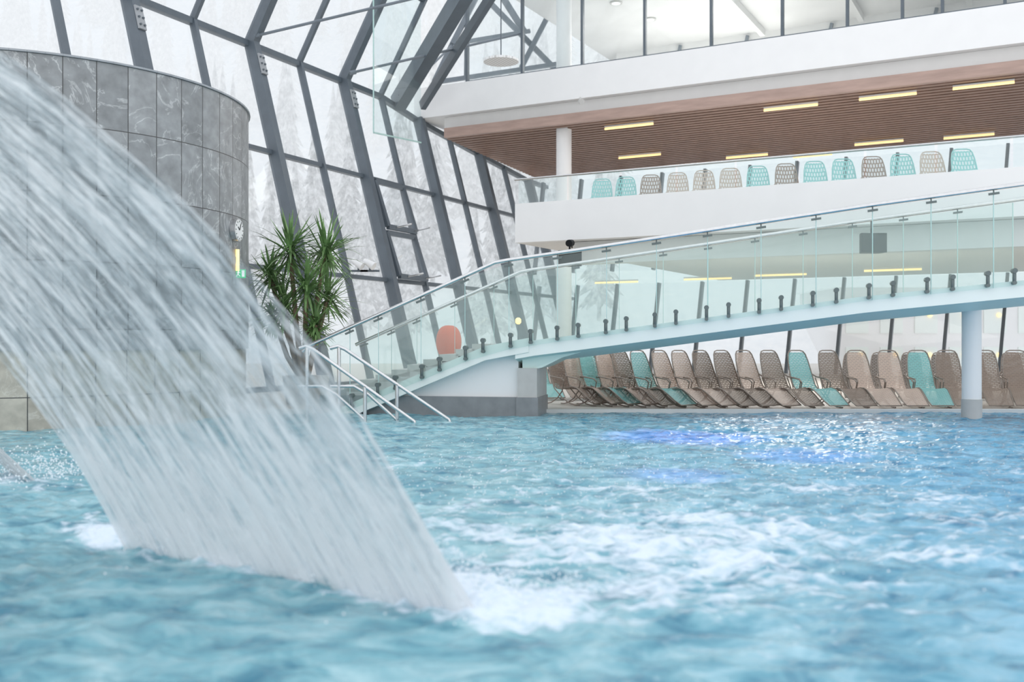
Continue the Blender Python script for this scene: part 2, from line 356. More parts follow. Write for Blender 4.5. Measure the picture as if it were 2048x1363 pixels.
# ---------------- tower ----------------
tc=Vector((-8.97,19.02,0)); R=3.83
def tower(z0,z1,name,mat,label,rr=R):
    mb=MB(); uvs=[]; seg=144
    for k in range(seg+1):
        a=2*math.pi*k/seg+math.pi/2
        for z in (z0,z1):
            mb.v.append(Vector((tc.x+rr*math.cos(a),tc.y+rr*math.sin(a),z))); uvs.append((24.0*k/seg, z-5.87+10.7))
    for k in range(seg):
        n=2*k; mb.f.append((n,n+2,n+3,n+1)); mb.m.append(0)
    n=len(mb.v)
    for k in range(seg): 
        a=2*math.pi*k/seg+math.pi/2; mb.v.append(Vector((tc.x+rr*math.cos(a),tc.y+rr*math.sin(a),z1))); uvs.append((0.25,.5))
    mb.f.append(tuple(range(n,n+seg))); mb.m.append(0)
    return struct(mb.obj(name,mat,origin=(tc.x,tc.y,z0),uvs=uvs,smooth=True),label,'wall')
tower(1.25,5.87,'wall_round_tower',M_stone,'round tower clad in veined grey stone panels')
tower(-.3,1.25,'wall_tower_base',M_stoneb,'beige stone base of the round tower',R-.05)
mb=MB()
for k in range(96):
    a=2*math.pi*k/96;b=2*math.pi*(k+1)/96
    mb.beam((tc.x+R*math.cos(a),tc.y+R*math.sin(a),5.885),(tc.x+R*math.cos(b),tc.y+R*math.sin(b),5.885),.07,.03,0)
trim(mb,M_plate,'thin metal coping around the tower rim')
def tower_pt(u,v):
    k=(u-1024)/F
    A=k*k+1;B=-2*(k*tc.x+tc.y);C=tc.x**2+tc.y**2-R*R
    disc=max(0,B*B-4*A*C); Y=(-B-math.sqrt(disc))/(2*A)
    p=Vector((k*Y,Y,CZ+(681.5-v)*Y/F)); n=(Vector((p.x,p.y,0))-Vector((tc.x,tc.y,0))).normalized()
    return p,n
p,n=tower_pt(468,460)
e=empty('wall_clock',p,'round white wall clock with steel rim on the stone tower','clock')
mb=MB(); mb.cyl(p,p+n*.10,.21,0,32); mb.obj('rim',M_chrome,parent=e,origin=p,smooth=True)
mb=MB(); mb.cyl(p+n*.10,p+n*.105,.185,0,32); mb.obj('face',M_clockw,parent=e,origin=p)
sd=n.cross(Vector((0,0,1))).normalized()
for k in range(12):
    mb=MB(); a=math.pi*k/6; r1,r2=.145,.175; q=p+n*.108; dr=sd*math.sin(a)+Vector((0,0,1))*math.cos(a)
    mb.beam(q+dr*r1,q+dr*r2,.012,.005,0,side=n.cross(dr)); mb.obj('hour_mark',M_black,parent=e,origin=p)
for nm,a,L in (('hour_hand',.9,.09),('minute_hand',-.5,.14)):
    mb=MB(); q=p+n*.112; dr=sd*math.sin(a)+Vector((0,0,1))*math.cos(a); mb.beam(q,q+dr*L,.014,.005,0,side=n.cross(dr)); mb.obj(nm,M_black,parent=e,origin=p)
p,n=tower_pt(472,520); e=empty('wall_lamp',p,'small warm glowing wall lamp on the tower','wall lamp')
mb=MB(); mb.cyl(p+n*.03+Vector((0,0,-.2)),p+n*.03+Vector((0,0,.2)),.035,0,12); mb.obj('bulb',M_bulb,parent=e,origin=p,smooth=True)
mb=MB(); mb.box(p-n*.0,(.06,.05,.12)); mb.obj('bracket',M_steel,parent=e,origin=p)
c=P(478,547,18.7); e=empty('exit_sign',c,'green illuminated emergency exit sign with running figure','exit sign')
mb=MB(); mb.box(c,(.24,.05,.16)); mb.box(c+Vector((-.12,.25,.1)),(.02,.5,.02)); mb.obj('sign_box',M_green,parent=e,origin=c)
mb=MB(); y=c.y-.03
mb.box((c.x+.085,y,c.z),(.05,.006,.12)); mb.box((c.x-.08,y,c.z),(.05,.006,.02)); mb.beam((c.x-.11,y,c.z),(c.x-.08,y,c.z+.035),.006,.018,0,side=(0,1,0)); mb.beam((c.x-.11,y,c.z),(c.x-.08,y,c.z-.035),.006,.018,0,side=(0,1,0))
mb.cyl((c.x,y-.003,c.z+.055),(c.x,y+.003,c.z+.055),.014,0,12); mb.beam((c.x,y,c.z+.04),(c.x-.012,y,c.z-.01),.006,.026,0,side=(0,1,0))
mb.beam((c.x-.012,y,c.z-.01),(c.x-.045,y,c.z-.06),.006,.014,0,side=(0,1,0)); mb.beam((c.x-.012,y,c.z-.01),(c.x+.03,y,c.z-.05),.006,.014,0,side=(0,1,0)); mb.beam((c.x,y,c.z+.03),(c.x+.035,y,c.z+.01),.006,.01,0,side=(0,1,0)); mb.beam((c.x,y,c.z+.03),(c.x-.04,y,c.z+.02),.006,.01,0,side=(0,1,0))
mb.obj('pictogram',M_signw,parent=e,origin=c)

# ---------------- floor / deck ----------------
mb=MB(); mb.prism([(-16,19.5,-.4),(24,19.5,-.4),(24,60,-.4),(-16,60,-.4)],[(-16,19.5,.05),(24,19.5,.05),(24,60,.05),(-16,60,.05)],0)
struct(mb.obj('floor',M_floor,origin=(0,19.5,0)),'pale stone pool deck','floor')
mb=MB(); mb.box((4,19.42,.02),(40,.16,.12)); trim(mb,M_white2,'pale pool edge coping')

# ---------------- footbridge ----------------
def fb(u,off=0):
    k=(u-1024)/F; Y0=18.3; X=k*Y0/(1+.2*k); return X, (Y0-.2*X)
def zat(u,v): X,Y=fb(u); return CZ+(681.5-v)*Y/F
rail=[(620,692),(700,656),(800,612),(990,527),(1018,522),(1150,503),(1415,463),(1745,412),(2048,370),(2200,349)]
clampl=[(620,838),(705,800),(845,742),(967,690),(1062,672),(1155,660),(1415,625),(1735,582),(2030,552),(2200,535)]
RX=[fb(u)[0] for u,v in rail]; RZ=[zat(u,v) for u,v in rail]
CX=[fb(u)[0] for u,v in clampl]; CZs=[zat(u,v) for u,v in clampl]
rz=lambda X: float(np.interp(X,RX,RZ)); cz=lambda X: float(np.interp(X,CX,CZs))
nb=Vector((.196,.98,0)); WB=2.5
def bp(X,z,s=0): return Vector((X,18.3-.2*X,z))+nb*s
bridge=empty('footbridge',bp(0,0,1.2),'curved white footbridge with stairs and frameless glass railings over the pool','footbridge')
BO=bridge.location
mb=MB(); xs=[ .05+ i*.35 for i in range(32)]
prof=[]
for X in xs:
    zt=cz(X)-.08
    dep=.28; deep=.42
    prof.append([bp(X,zt,0.04),bp(X,zt-dep,0.04),bp(X,zt-deep,.75),bp(X,zt-deep,1.75),bp(X,zt-dep,2.46),bp(X,zt,2.46)])
for pr in prof: mb.v+=pr
for a in range(len(prof)-1):
    for k in range(6):
        j=(k+1)%6; mb.f.append((a*6+k,(a+1)*6+k,(a+1)*6+j,a*6+j)); mb.m.append(0 if k in(0,4) else (2 if k==5 else 1))
mb.f.append(tuple(range(6))[::-1]); mb.m.append(1); L=(len(prof)-1)*6; mb.f.append(tuple(L+k for k in range(6))); mb.m.append(1)
mb.obj('ramp_deck',[M_tealw,M_teal,M_floor],parent=bridge,origin=BO)
mb=MB()
arch=[(1040,745),(1080,735),(1120,715),(1180,698),(1260,684)]
loop0=[];loop1=[]
for u,v in arch:
    X,Y=fb(u); z=zat(u,v); loop0.append(bp(X,z,.25)); loop1.append(bp(X,z,1.6))
up0=[bp(fb(u)[0],cz(fb(u)[0])-.3,.22) for u,v in arch[::-1]]; up1=[bp(fb(u)[0],cz(fb(u)[0])-.3,1.65) for u,v in arch[::-1]]
mb.prism(loop0+up0,loop1+up1,0); mb.obj('arch_bracket',M_teal,parent=bridge,origin=BO)
mb=MB()
X0,X1=.06,.42
def pbx(x0,x1,z0,z1,s0,s1,mi): mb.prism([bp(x0,z0,s0),bp(x1,z0,s0),bp(x1,z0,s1),bp(x0,z0,s1)],[bp(x0,z1,s0),bp(x1,z1,s0),bp(x1,z1,s1),bp(x0,z1,s1)],mi)
pbx(X0,X1,.36,.90,.2,1.3,0); pbx(X0-.02,X1+.02,-.3,.36,.18,1.32,1)
mb.obj('pillar',[M_conc,M_plinth],parent=bridge,origin=BO)
top=[(-3.7,max(.36,cz(-3.7)-.05)),(-2.6,cz(-2.6)-.1),(-.5,cz(-.5)-.05),(.06,cz(.06)-.05)]
poly=[bp(x,z,.3) for x,z in top]+[bp(.06,.36,.3)]
poly2=[bp(x,z,2.3) for x,z in top]+[bp(.06,.36,2.3)]
mb=MB(); mb.prism(poly,poly2,0); mb.obj('stair_wall',M_white,parent=bridge,origin=BO)
mb=MB()
pl=[(-3.75,cz(-3.75)-.16),(-.5,cz(-.5)-.16),(.3,cz(.3)-.16)]
for s0,s1 in ((.02,.3),(2.25,2.48)):
    lo=[bp(x,z-.12,s0) for x,z in pl]; hi=[bp(x,z+.14,s0) for x,z in pl][::-1]
    lo2=[bp(x,z-.12,s1) for x,z in pl]; hi2=[bp(x,z+.14,s1) for x,z in pl][::-1]
    mb.prism(lo+hi,lo2+hi2,0)
mb.obj('stringer',M_tealw,parent=bridge,origin=BO)
mb=MB(); mb.prism([bp(-3.75,-.3,.22),bp(.06,-.3,.22),bp(.06,-.3,2.32),bp(-3.75,-.3,2.32)],[bp(-3.75,.36,.22),bp(.06,.36,.22),bp(.06,.36,2.32),bp(-3.75,.36,2.32)],0)
mb.obj('plinth',M_plinth,parent=bridge,origin=BO)
nst=10
for k in range(nst):
    x0=-3.6+k*.31; z=.36+ (cz(-.4)-.36)*(k+1)/nst
    mb=MB(); mb.prism([bp(x0,z-.13,.3),bp(x0+.36,z-.13,.3),bp(x0+.36,z-.13,2.25),bp(x0,z-.13,2.25)],[bp(x0,z,.3),bp(x0+.36,z,.3),bp(x0+.36,z,2.25),bp(x0,z,2.25)],0)
    mb.obj('stair_tread',M_conc,parent=bridge,origin=BO)
bounds=[640,700,757,842,930,1018,1115,1213,1313,1415,1522,1632,1745,1862,1987,2115]
clus=[705,757,792,845,880,932,967,1022,1062,1115,1157,1212,1253,1310,1352,1413,1457,1518,1562,1625,1672,1737,1785,1853,1904,1974,2027,2095]
def railing(s,side):
    Xs=[fb(u)[0] for u in (620,800,990,1018,1150,1415,1745,2048,2150)]
    mb=MB(); pts=[bp(x,rz(x)+.02,s) for x in Xs]
    if side==0: pts=[bp(Xs[0]-.15,rz(Xs[0])-.1,s)]+pts
    mb.tube(pts,.038,0,10); mb.obj('handrail',M_chrome,parent=bridge,origin=BO,smooth=True)
    B=[fb(u)[0] for u in bounds]
    for a,b in zip(B[:-1],B[1:]):
        mb=MB(); a2=a+.012;b2=b-.012
        lo=[(a2,cz(a2)-.16),(b2,cz(b2)-.16),(b2,rz(b2)-.03),(a2,rz(a2)-.03)]
        P4=[bp(x,z,s) for x,z in lo]; mb.quad(*P4)
        pan=mb.obj('glass_panel',M_glb,parent=bridge,origin=BO)
        mb=MB(); mb.beam(bp(b,cz(b)-.16,s),bp(b,rz(b)-.03,s),.012,.02,0,side=(1,0,0)); mb.obj('panel_edge',M_glass_edge,parent=pan,origin=BO)
        mb=MB(); z=rz(a)-.08; mb.beam(bp(a-.08,rz(a-.08)-.075,s-.03),bp(a+.08,rz(a+.08)-.075,s-.03),.04,.035,0); mb.tube([bp(a,z,s-.02),bp(a,z+.1,s)],.012,0,6); mb.obj('rail_clip',M_bronze,parent=pan,origin=BO)
        if side==0:
            for u in clus:
                x=fb(u)[0]
                if a<=x<b:
                    mb=MB(); z=cz(x); y=s-.05
                    mb.tube([bp(x,z-.14,y),bp(x,z-.12,y),bp(x,z+.10,y),bp(x,z+.12,y)],[.018,.030,.030,.018],0,10)
                    mb.cyl(bp(x,z+.09,y-.045),bp(x,z+.09,y+.08),.042,0,14); mb.cyl(bp(x,z-.11,y-.04),bp(x,z-.11,y+.08),.032,0,14)
                    mb.obj('glass_clamp',M_bronze,parent=pan,origin=BO,smooth=True)
railing(0,0); railing(WB,1)
c=Vector((8.25,17.95,0)); zt=cz(8.25)-.5
e=empty('bridge_support_column',c,'round white column with grey foot carrying the footbridge','column')
mb=MB(); mb.cyl(c+Vector((0,0,.36)),c+Vector((0,0,zt)),.165,0,32); mb.obj('shaft',M_white,parent=e,origin=c,smooth=True)
mb=MB(); mb.cyl(c+Vector((0,0,-.3)),c+Vector((0,0,.36)),.175,0,32); mb.obj('foot',M_conc,parent=e,origin=c,smooth=True)

# ---------------- pool entry handrails ----------------
for lab,u0,u1,u2,v1,Y in (('a',598,612,828,842,16.9),('b',660,676,897,838,17.3)):
    e=empty('pool_handrail',Vector((P((u1+u2)/2,842,Y).x,Y,0)),'stainless steel tubular handrail leading down into the pool','handrail','pool entry handrails')
    o=e.location
    mb=MB(); mb.tube([P(u0,696,Y),P(u1,692,Y),P(u1+14,698,Y),P(u2,v1,Y),P(u2+6,v1+14,Y)],.032,0,10); mb.obj('top_rail',M_chrome,parent=e,origin=o,smooth=True)
    mb=MB(); mb.tube([P(u1-16,772,Y),P(u1+32,772,Y),P(u1+60,788,Y),P(u1+118,840,Y)],.027,0,10); mb.obj('lower_rail',M_chrome,parent=e,origin=o,smooth=True)
    for uu in (u1+2,u1+118):
        vt=np.interp(uu,[u1,u1+14,u2],[694,698,v1])
        mb=MB(); a=P(uu,vt,Y); mb.tube([a,Vector((a.x,a.y,-.25))],.032,0,10); mb.obj('post',M_chrome,parent=e,origin=o,smooth=True)

# ---------------- loungers ----------------
prof=[(.60,1.13),(.575,1.07),(.52,.93),(.45,.76),(.37,.58),(.28,.43),(.18,.35),(.02,.335),(-.15,.37),(-.33,.40),(-.48,.37),(-.66,.27),(-.84,.16),(-1.0,.08)]
def make_lounger(mat,fmat=None):
    e=bpy.data.objects.new('sun_lounger',None); COL.objects.link(e)
    fm=fmat or M_frame
    def widths(i):
        return [.165,.205,.235,.25,.26,.26,.26,.26,.26,.26,.26,.25,.24,.22][i]
    def sheet(i0,i1,name):
        mb=MB(); uvs=[]; nx=7
        for i in range(i0,i1+1):
            y,z=prof[i]
            for k in range(nx):
                f=k/(nx-1)*2-1; w=widths(i)
                sag=.02*(1-f*f); yy=y+sag*.5
                zz=z-sag
                if i==0: zz-= .02*f*f
                mb.v.append(Vector((f*w,yy,zz))); uvs.append((f*w+1,z*1.0+ (y if i>6 else 0)+3))
        for i in range(i1-i0):
            for k in range(nx-1):
                n=i*nx+k; mb.f.append((n,n+1,n+nx+1,n+nx)); mb.m.append(0)
        return mb.obj(name,mat,parent=e,uvs=uvs,smooth=True)
    sheet(0,6,'backrest'); sheet(6,13,'seat')
    mb=MB()
    left=[Vector((-widths(i),prof[i][0],prof[i][1])) for i in range(14)]; right=[Vector((widths(i),prof[i][0],prof[i][1])) for i in range(13,-1,-1)]
    mb.tube(left+right+[Vector((.10,.612,1.15)),Vector((-.10,.612,1.15)),left[0]],.013,0,6,cap=False)
    mb.obj('frame',fm,parent=e,smooth=True)
    for sx in (-1,1):
        mb=MB(); mb.tube([(sx*.26,.42,.66),(sx*.31,.33,.60),(sx*.32,.12,.58),(sx*.32,-.06,.56),(sx*.30,-.12,.50)],.015,0,6); mb.obj('armrest',fm,parent=e,smooth=True)
        mb=MB(); mb.tube([(sx*.30,-.12,.50),(sx*.30,-.06,.30),(sx*.30,.10,.14),(sx*.30,.30,.04),(sx*.30,.42,.018),(sx*.30,.52,.018)],.013,0,6); mb.obj('leg',M_frame,parent=e,smooth=True)
        mb=MB(); mb.tube([(sx*.29,.33,.58),(sx*.30,.20,.34),(sx*.30,-.05,.16),(sx*.29,-.28,.05),(sx*.29,-.45,.018),(sx*.29,-.60,.018)],.013,0,6); mb.obj('leg',M_frame,parent=e,smooth=True)
    return e
temps={}
def place(cn,loc,yaw,label,group,scale=1,upper=False):
    mat=S2[cn] if upper else {'teal':S_teal,'beige':S_beige,'brown':S_brown,'dark':S_dark}[cn]
    key=(cn,upper)
    if key not in temps:
        e=make_lounger(mat,pbr('frame_'+cn,{'teal':C_t,'beige':(.50,.41,.34),'brown':C_n}[cn],.4) if upper else None); temps[key]=e; o=e
    else:
        s=temps[key]; o=s.copy(); COL.objects.link(o)
        for ch in s.children:
            c2=ch.copy(); c2.parent=o; COL.objects.link(c2)
    o.location=loc; o.rotation_euler=(0,0,yaw); o.scale=(scale,)*3
    tag(o,label,'lounge chair',group)
cname={'teal':'teal','beige':'beige','brown':'brown','dark':'dark brown'}
row=[(1108,'brown'),(1140,'beige'),(1172,'teal'),(1205,'beige'),(1238,'brown'),(1275,'teal'),(1318,'beige'),(1358,'beige'),(1400,'brown'),(1443,'brown'),(1487,'beige'),(1537,'brown'),(1593,'teal'),(1655,'brown'),(1712,'beige'),(1775,'beige'),(1835,'teal'),(1893,'brown'),(1968,'brown'),(2030,'brown')]
for u,cn in row:
    Y=21.2 if u>1260 else 21.2+(1260-u)*.004
    dx=float(np.interp(u,[1100,1280,1500,1660,1850,2050],[1.1,.95,.6,.25,-.15,-.5])); dy=1.45
    yaw=math.atan2(dx,dy)
    X=(u-1024)*Y/F
    hx=-math.sin(yaw)*.58; hy=math.cos(yaw)*.58
    place(cn,(X-hx,Y-hy,.05),yaw,'%s mesh reclining lounge chair with tubular frame on the pool deck'%cname[cn],'lounge chairs beside the pool',1.0)
row2=[(1085,'teal'),(1130,'brown'),(1180,'teal'),(1225,'beige'),(1690,'dark'),(1745,'dark'),(1805,'dark'),(1865,'dark'),(1930,'dark'),(2005,'dark'),(2060,'dark')]
for u,cn in row2:
    Y=24.0; X=(u-1024)*Y/F
    place(cn,(X,Y-.6,.05),.3 if u<1300 else -.3,'%s mesh reclining lounge chair in the rear row'%cname[cn],'lounge chairs in the rear row',.93)
up=[(1220,'teal'),(1268,'teal'),(1318,'brown'),(1372,'beige'),(1425,'beige'),(1478,'beige'),(1533,'teal'),(1590,'brown'),(1648,'teal'),(1705,'teal'),(1765,'brown'),(1823,'teal'),(1883,'beige'),(1946,'teal')]
for u,cn in up:
    O=B0+bk*1.75; t=on_line(O,d,u); p=O+d*t-bk*.6
    place(cn,(p.x,p.y,4.62),-.12,'%s mesh lounge chair on the balcony behind the glass railing'%cname[cn],'lounge chairs on the balcony',1.1,True)

# ---------------- speakers / cameras / floodlights ----------------
def speaker(u,v,Y,w,h,top):
    c=P(u,v,Y); e=empty('loudspeaker',c,'black box loudspeaker hanging under the balcony','loudspeaker','black loudspeakers')
    mb=MB(); mb.prism([c+Vector((-w/2,0,-h/2)),c+Vector((w/2,0,-h/2)),c+Vector((w*.38,.3,-h/2)),c+Vector((-w*.38,.3,-h/2))],[c+Vector((-w/2,0,h/2)),c+Vector((w/2,0,h/2)),c+Vector((w*.38,.3,h/2)),c+Vector((-w*.38,.3,h/2))],0); mb.obj('cabinet',M_black,parent=e,origin=c)
    mb=MB(); mb.box(c+Vector((0,-.012,0)),(w*.9,.015,h*.85)); mb.obj('grille',M_black,parent=e,origin=c)
    mb=MB(); mb.cyl(c+Vector((0,.15,h/2)),Vector((c.x,c.y+.15,top)),.025,0,8); mb.obj('bracket',M_black,parent=e,origin=c)
speaker(1748,485,21.6,.56,.42,4.05); speaker(1140,516,25.6,.60,.40,3.95)
c=P(1141,487,25.6); e=empty('projector_spotlight',c,'small black spotlight mounted above the loudspeaker','spotlight')
mb=MB(); mb.cyl(c+Vector((-.05,-.12,0)),c+Vector((0.03,.12,.03)),.09,0,14); mb.obj('lamp_head',M_black,parent=e,origin=c,smooth=True)
mb=MB(); mb.beam(c,Vector((c.x+.1,26.6,c.z)),.04,.04,0); mb.obj('arm',M_black,parent=e,origin=c)
c=P(1162,203,34.5); e=empty('security_camera',c,'small white security camera on the gallery slab','camera')
mb=MB(); mb.cyl(c,c+Vector((.0,-.4,-.1)),.1,0,12); mb.obj('camera_body',M_conc,parent=e,origin=c,smooth=True); mb=MB(); mb.cyl(c,c+Vector((0,0.3,.2)),.04,0,8); mb.obj('bracket',M_conc,parent=e,origin=c)
for u in (716,739):
    c=P(u,527,31.5); e=empty('floodlight',c,'white floodlight on a steel bracket at the glass front','floodlight','paired floodlights')
    mb=MB(); mb.tube([c+Vector((-.16,0,.10)),c+Vector((.0,-.1,.0)),c+Vector((.16,-.15,-.1))],[.07,.11,.13],0,14); mb.obj('lamp_head',M_white,parent=e,origin=c,smooth=True)
    mb=MB(); mb.beam(c+Vector((-.3,.1,-.22)),c+Vector((.3,.1,-.22)),.08,.06,0); mb.cyl(c+Vector((0,.1,-.22)),c,.03,0,8); mb.obj('bracket',M_steel,parent=e,origin=c)
c=Vector((-1.53,24.2,.05)); e=empty('tub_chair',c,'orange-red rounded plastic tub chair near the glass front','chair')
mb=MB(); n=16
for i in range(n+1):
    th=math.pi*i/n
    for k in range(24):
        a=2*math.pi*k/24; zz=1.33+.40*math.cos(th); r=.31*math.sin(th)**.7 if 0<i<n else .001
        mb.v.append(c+Vector((r*math.cos(a),r*math.sin(a),zz)))
for i in range(n):
    for k in range(24):
        j=(k+1)%24; mb.f.append((i*24+k,(i+1)*24+k,(i+1)*24+j,i*24+j)); mb.m.append(0)
mb.obj('shell',M_orange,parent=e,origin=c,smooth=True)
mb=MB(); mb.cyl(c,c+Vector((0,0,1.0)),.05,0,12); mb.cyl(c,c+Vector((0,0,.04)),.3,0,24); mb.obj('stand',M_chrome,parent=e,origin=c,smooth=True)
c=Vector((.15,24,.05)); e=empty('globe_lamp',c,'small warm glowing globe lamp on a slim post','lamp')
mb=MB(); mb.cyl(c,c+Vector((0,0,1.75)),.02,0,8); mb.obj('pole',M_steel,parent=e,origin=c); mb=MB(); mb.tube([c+Vector((0,0,1.75)),c+Vector((0,0,1.79)),c+Vector((0,0,1.87)),c+Vector((0,0,1.91))],[.03,.07,.07,.03],0,12); mb.obj('lamp_globe',M_bulb,parent=e,origin=c,smooth=True)

# ---------------- yucca ----------------
yo=Vector((-4.45,21.6,.05)); e=empty('potted_yucca',yo,'tall green yucca with several spiky crowns in a grey planter','plant')
mb=MB(); mb.tube([yo,yo+Vector((0,0,.05)),yo+Vector((0,0,.6)),yo+Vector((0,0,.6))],[.4,.42,.5,.46],0,32); mb.obj('planter',M_pot,parent=e,origin=yo,smooth=True)
crowns=[((580,488),21.4,.95),((652,490),21.8,.95),((540,540),21.5,.75),((612,565),21.2,.85),((655,585),21.9,.78),((568,600),21.6,.75),((632,640),21.3,.6),((545,620),21.6,.6)]
for (u,v),Y,Rr in crowns:
    c=P(u,v,Y); c.z-=.1
    mb=MB(); b0=yo+Vector((random.uniform(-.15,.15),random.uniform(-.15,.15),.5)); mid=(b0+c)/2+Vector((0,0,-.2)); 
    mb.tube([b0,mid,c],[.07,.055,.045],0,8); mb.obj('stem',M_trunk,parent=e,origin=yo,smooth=True)
    mb=MB()
    for k in range(105):
        el=math.asin(random.uniform(-.8,1.0)); az=random.uniform(0,2*math.pi)
        dr=Vector((math.cos(el)*math.cos(az),math.cos(el)*math.sin(az),math.sin(el)))
        L=Rr*random.uniform(.75,1.15)*(.85 if el<0 else 1); w=.030
        sd=dr.cross(Vector((0,0,1)))
        if sd.length<.05: sd=Vector((1,0,0))
        sd.normalize(); st=c+Vector((0,0,random.uniform(-.25,.15)))
        pts=[st+dr*(.03*L),st+dr*(.4*L),st+dr*(.75*L)-Vector((0,0,.04*L)),st+dr*L-Vector((0,0,.14*L*math.cos(el)))]
        ws=[w*.6,w,w*.7,.003]; n0=len(mb.v)
        upn=sd.cross(dr)
        for p,ww in zip(pts,ws): mb.v+= [p-sd*ww+upn*ww*.3,p,p+sd*ww+upn*ww*.3]
        for q in range(3):
            for r_ in range(2):
                a=n0+q*3+r_; mb.f.append((a,a+1,a+4,a+3)); mb.m.append(0)
    mb.obj('leaf_crown',M_leaf,parent=e,origin=yo,smooth=True)

# ---------------- outdoors (winter slope, mist painted in as emission) ----------------
def painted_mist_mat(name,g,mist,em_=.74,hi=.82):
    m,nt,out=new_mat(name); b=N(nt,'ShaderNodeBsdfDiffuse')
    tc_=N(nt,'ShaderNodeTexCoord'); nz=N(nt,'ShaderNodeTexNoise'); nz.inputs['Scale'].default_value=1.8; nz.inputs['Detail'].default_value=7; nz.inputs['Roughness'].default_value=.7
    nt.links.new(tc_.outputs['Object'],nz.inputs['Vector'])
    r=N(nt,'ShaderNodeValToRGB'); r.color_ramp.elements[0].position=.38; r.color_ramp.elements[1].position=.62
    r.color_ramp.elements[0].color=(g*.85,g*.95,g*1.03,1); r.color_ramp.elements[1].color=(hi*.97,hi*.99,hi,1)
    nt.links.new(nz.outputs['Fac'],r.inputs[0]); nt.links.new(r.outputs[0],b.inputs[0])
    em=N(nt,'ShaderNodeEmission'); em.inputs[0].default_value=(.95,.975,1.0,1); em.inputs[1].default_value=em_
    ms=N(nt,'ShaderNodeMixShader'); ms.inputs[0].default_value=mist; nt.links.new(b.outputs[0],ms.inputs[1]); nt.links.new(em.outputs[0],ms.inputs[2])  # pale glow mixed over the surface colour paints the mist
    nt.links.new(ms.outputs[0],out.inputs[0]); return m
M_snow=painted_mist_mat('snow_painted_mist',.66,.72,.87)
def hillz(x,y):
    s=y-62+ .18*x
    return -1.5+ (max(0,s)*.62) + 2.5*noise.noise(Vector((x*.03,y*.03,0)))*min(1,max(0,s)/20)
mb=MB(); nx,ny=60,50
for j in range(ny+1):
    y=20+j*4.4
    for i_ in range(nx+1):
        x=-130+i_*5; mb.v.append(Vector((x,y,hillz(x,y))))
for j in range(ny):
    for i_ in range(nx):
        n=j*(nx+1)+i_; mb.f.append((n,n+1,n+nx+2,n+nx+1)); mb.m.append(0)
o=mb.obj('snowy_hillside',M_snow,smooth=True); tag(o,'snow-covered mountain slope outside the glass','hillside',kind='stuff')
TM=[painted_mist_mat('snowy_fir_near',.14,.48,.84,.75),painted_mist_mat('snowy_fir_mid',.2,.66,.86,.75),painted_mist_mat('snowy_fir_far',.3,.82,.88,.75)]  # farther trees get more of the painted haze
tt=[]
for ti in range(3):
    mb=MB(); H=11
    mb.tube([(0,0,-1),(0,0,H*.9)],[.2,.05],0,6)
    for l in range(11):
        zb=1.0+l*.92; rr=2.0*(1-l/11.6); n0=len(mb.v); seg=20
        mb.v.append(Vector((0,0,zb+1.5)))
        for k in range(seg):
            a=2*math.pi*k/seg+l; r2=rr*(1 if k%2 else .5)*random.uniform(.75,1.15); mb.v.append(Vector((r2*math.cos(a),r2*math.sin(a),zb-(.45 if k%2 else 0))))
        for k in range(seg): mb.f.append((n0,n0+1+k,n0+1+(k+1)%seg)); mb.m.append(0)
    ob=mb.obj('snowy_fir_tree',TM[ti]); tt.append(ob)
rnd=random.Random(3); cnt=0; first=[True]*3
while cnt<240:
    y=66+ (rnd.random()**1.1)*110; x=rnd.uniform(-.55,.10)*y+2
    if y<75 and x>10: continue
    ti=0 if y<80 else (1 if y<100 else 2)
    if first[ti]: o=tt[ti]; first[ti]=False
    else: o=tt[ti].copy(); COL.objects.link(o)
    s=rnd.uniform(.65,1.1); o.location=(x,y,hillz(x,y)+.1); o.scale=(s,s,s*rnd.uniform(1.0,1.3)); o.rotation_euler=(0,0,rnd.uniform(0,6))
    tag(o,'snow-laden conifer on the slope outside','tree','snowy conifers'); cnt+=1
c=Vector((25,58,-1.5)); e=empty('outdoor_building',c,'white building with lit windows seen through the rear glazing','building')
mb=MB(); mb.box(c+Vector((0,4,3)),(12,8,6)); mb.obj('facade',M_white,parent=e,origin=c)
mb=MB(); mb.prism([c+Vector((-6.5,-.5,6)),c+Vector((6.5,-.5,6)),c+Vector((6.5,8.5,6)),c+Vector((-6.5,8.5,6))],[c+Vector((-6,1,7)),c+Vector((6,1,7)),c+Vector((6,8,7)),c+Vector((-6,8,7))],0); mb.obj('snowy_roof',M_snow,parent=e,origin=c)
for i_ in range(6):
    for j in range(2):
        mb=MB(); mb.box(c+Vector((-5+i_*2,-.03,1.8+j*2.3)),(1.3,.06,1.5)); mb.obj('window_pane',M_tealw,parent=e,origin=c)
        mb=MB(); q=c+Vector((-5+i_*2+.2,-.15,2.1+j*2.3)); mb.cyl(q,q+Vector((0,.05,0)),.12,0,12); mb.obj('lamp_glow',M_bulb,parent=e,origin=c)

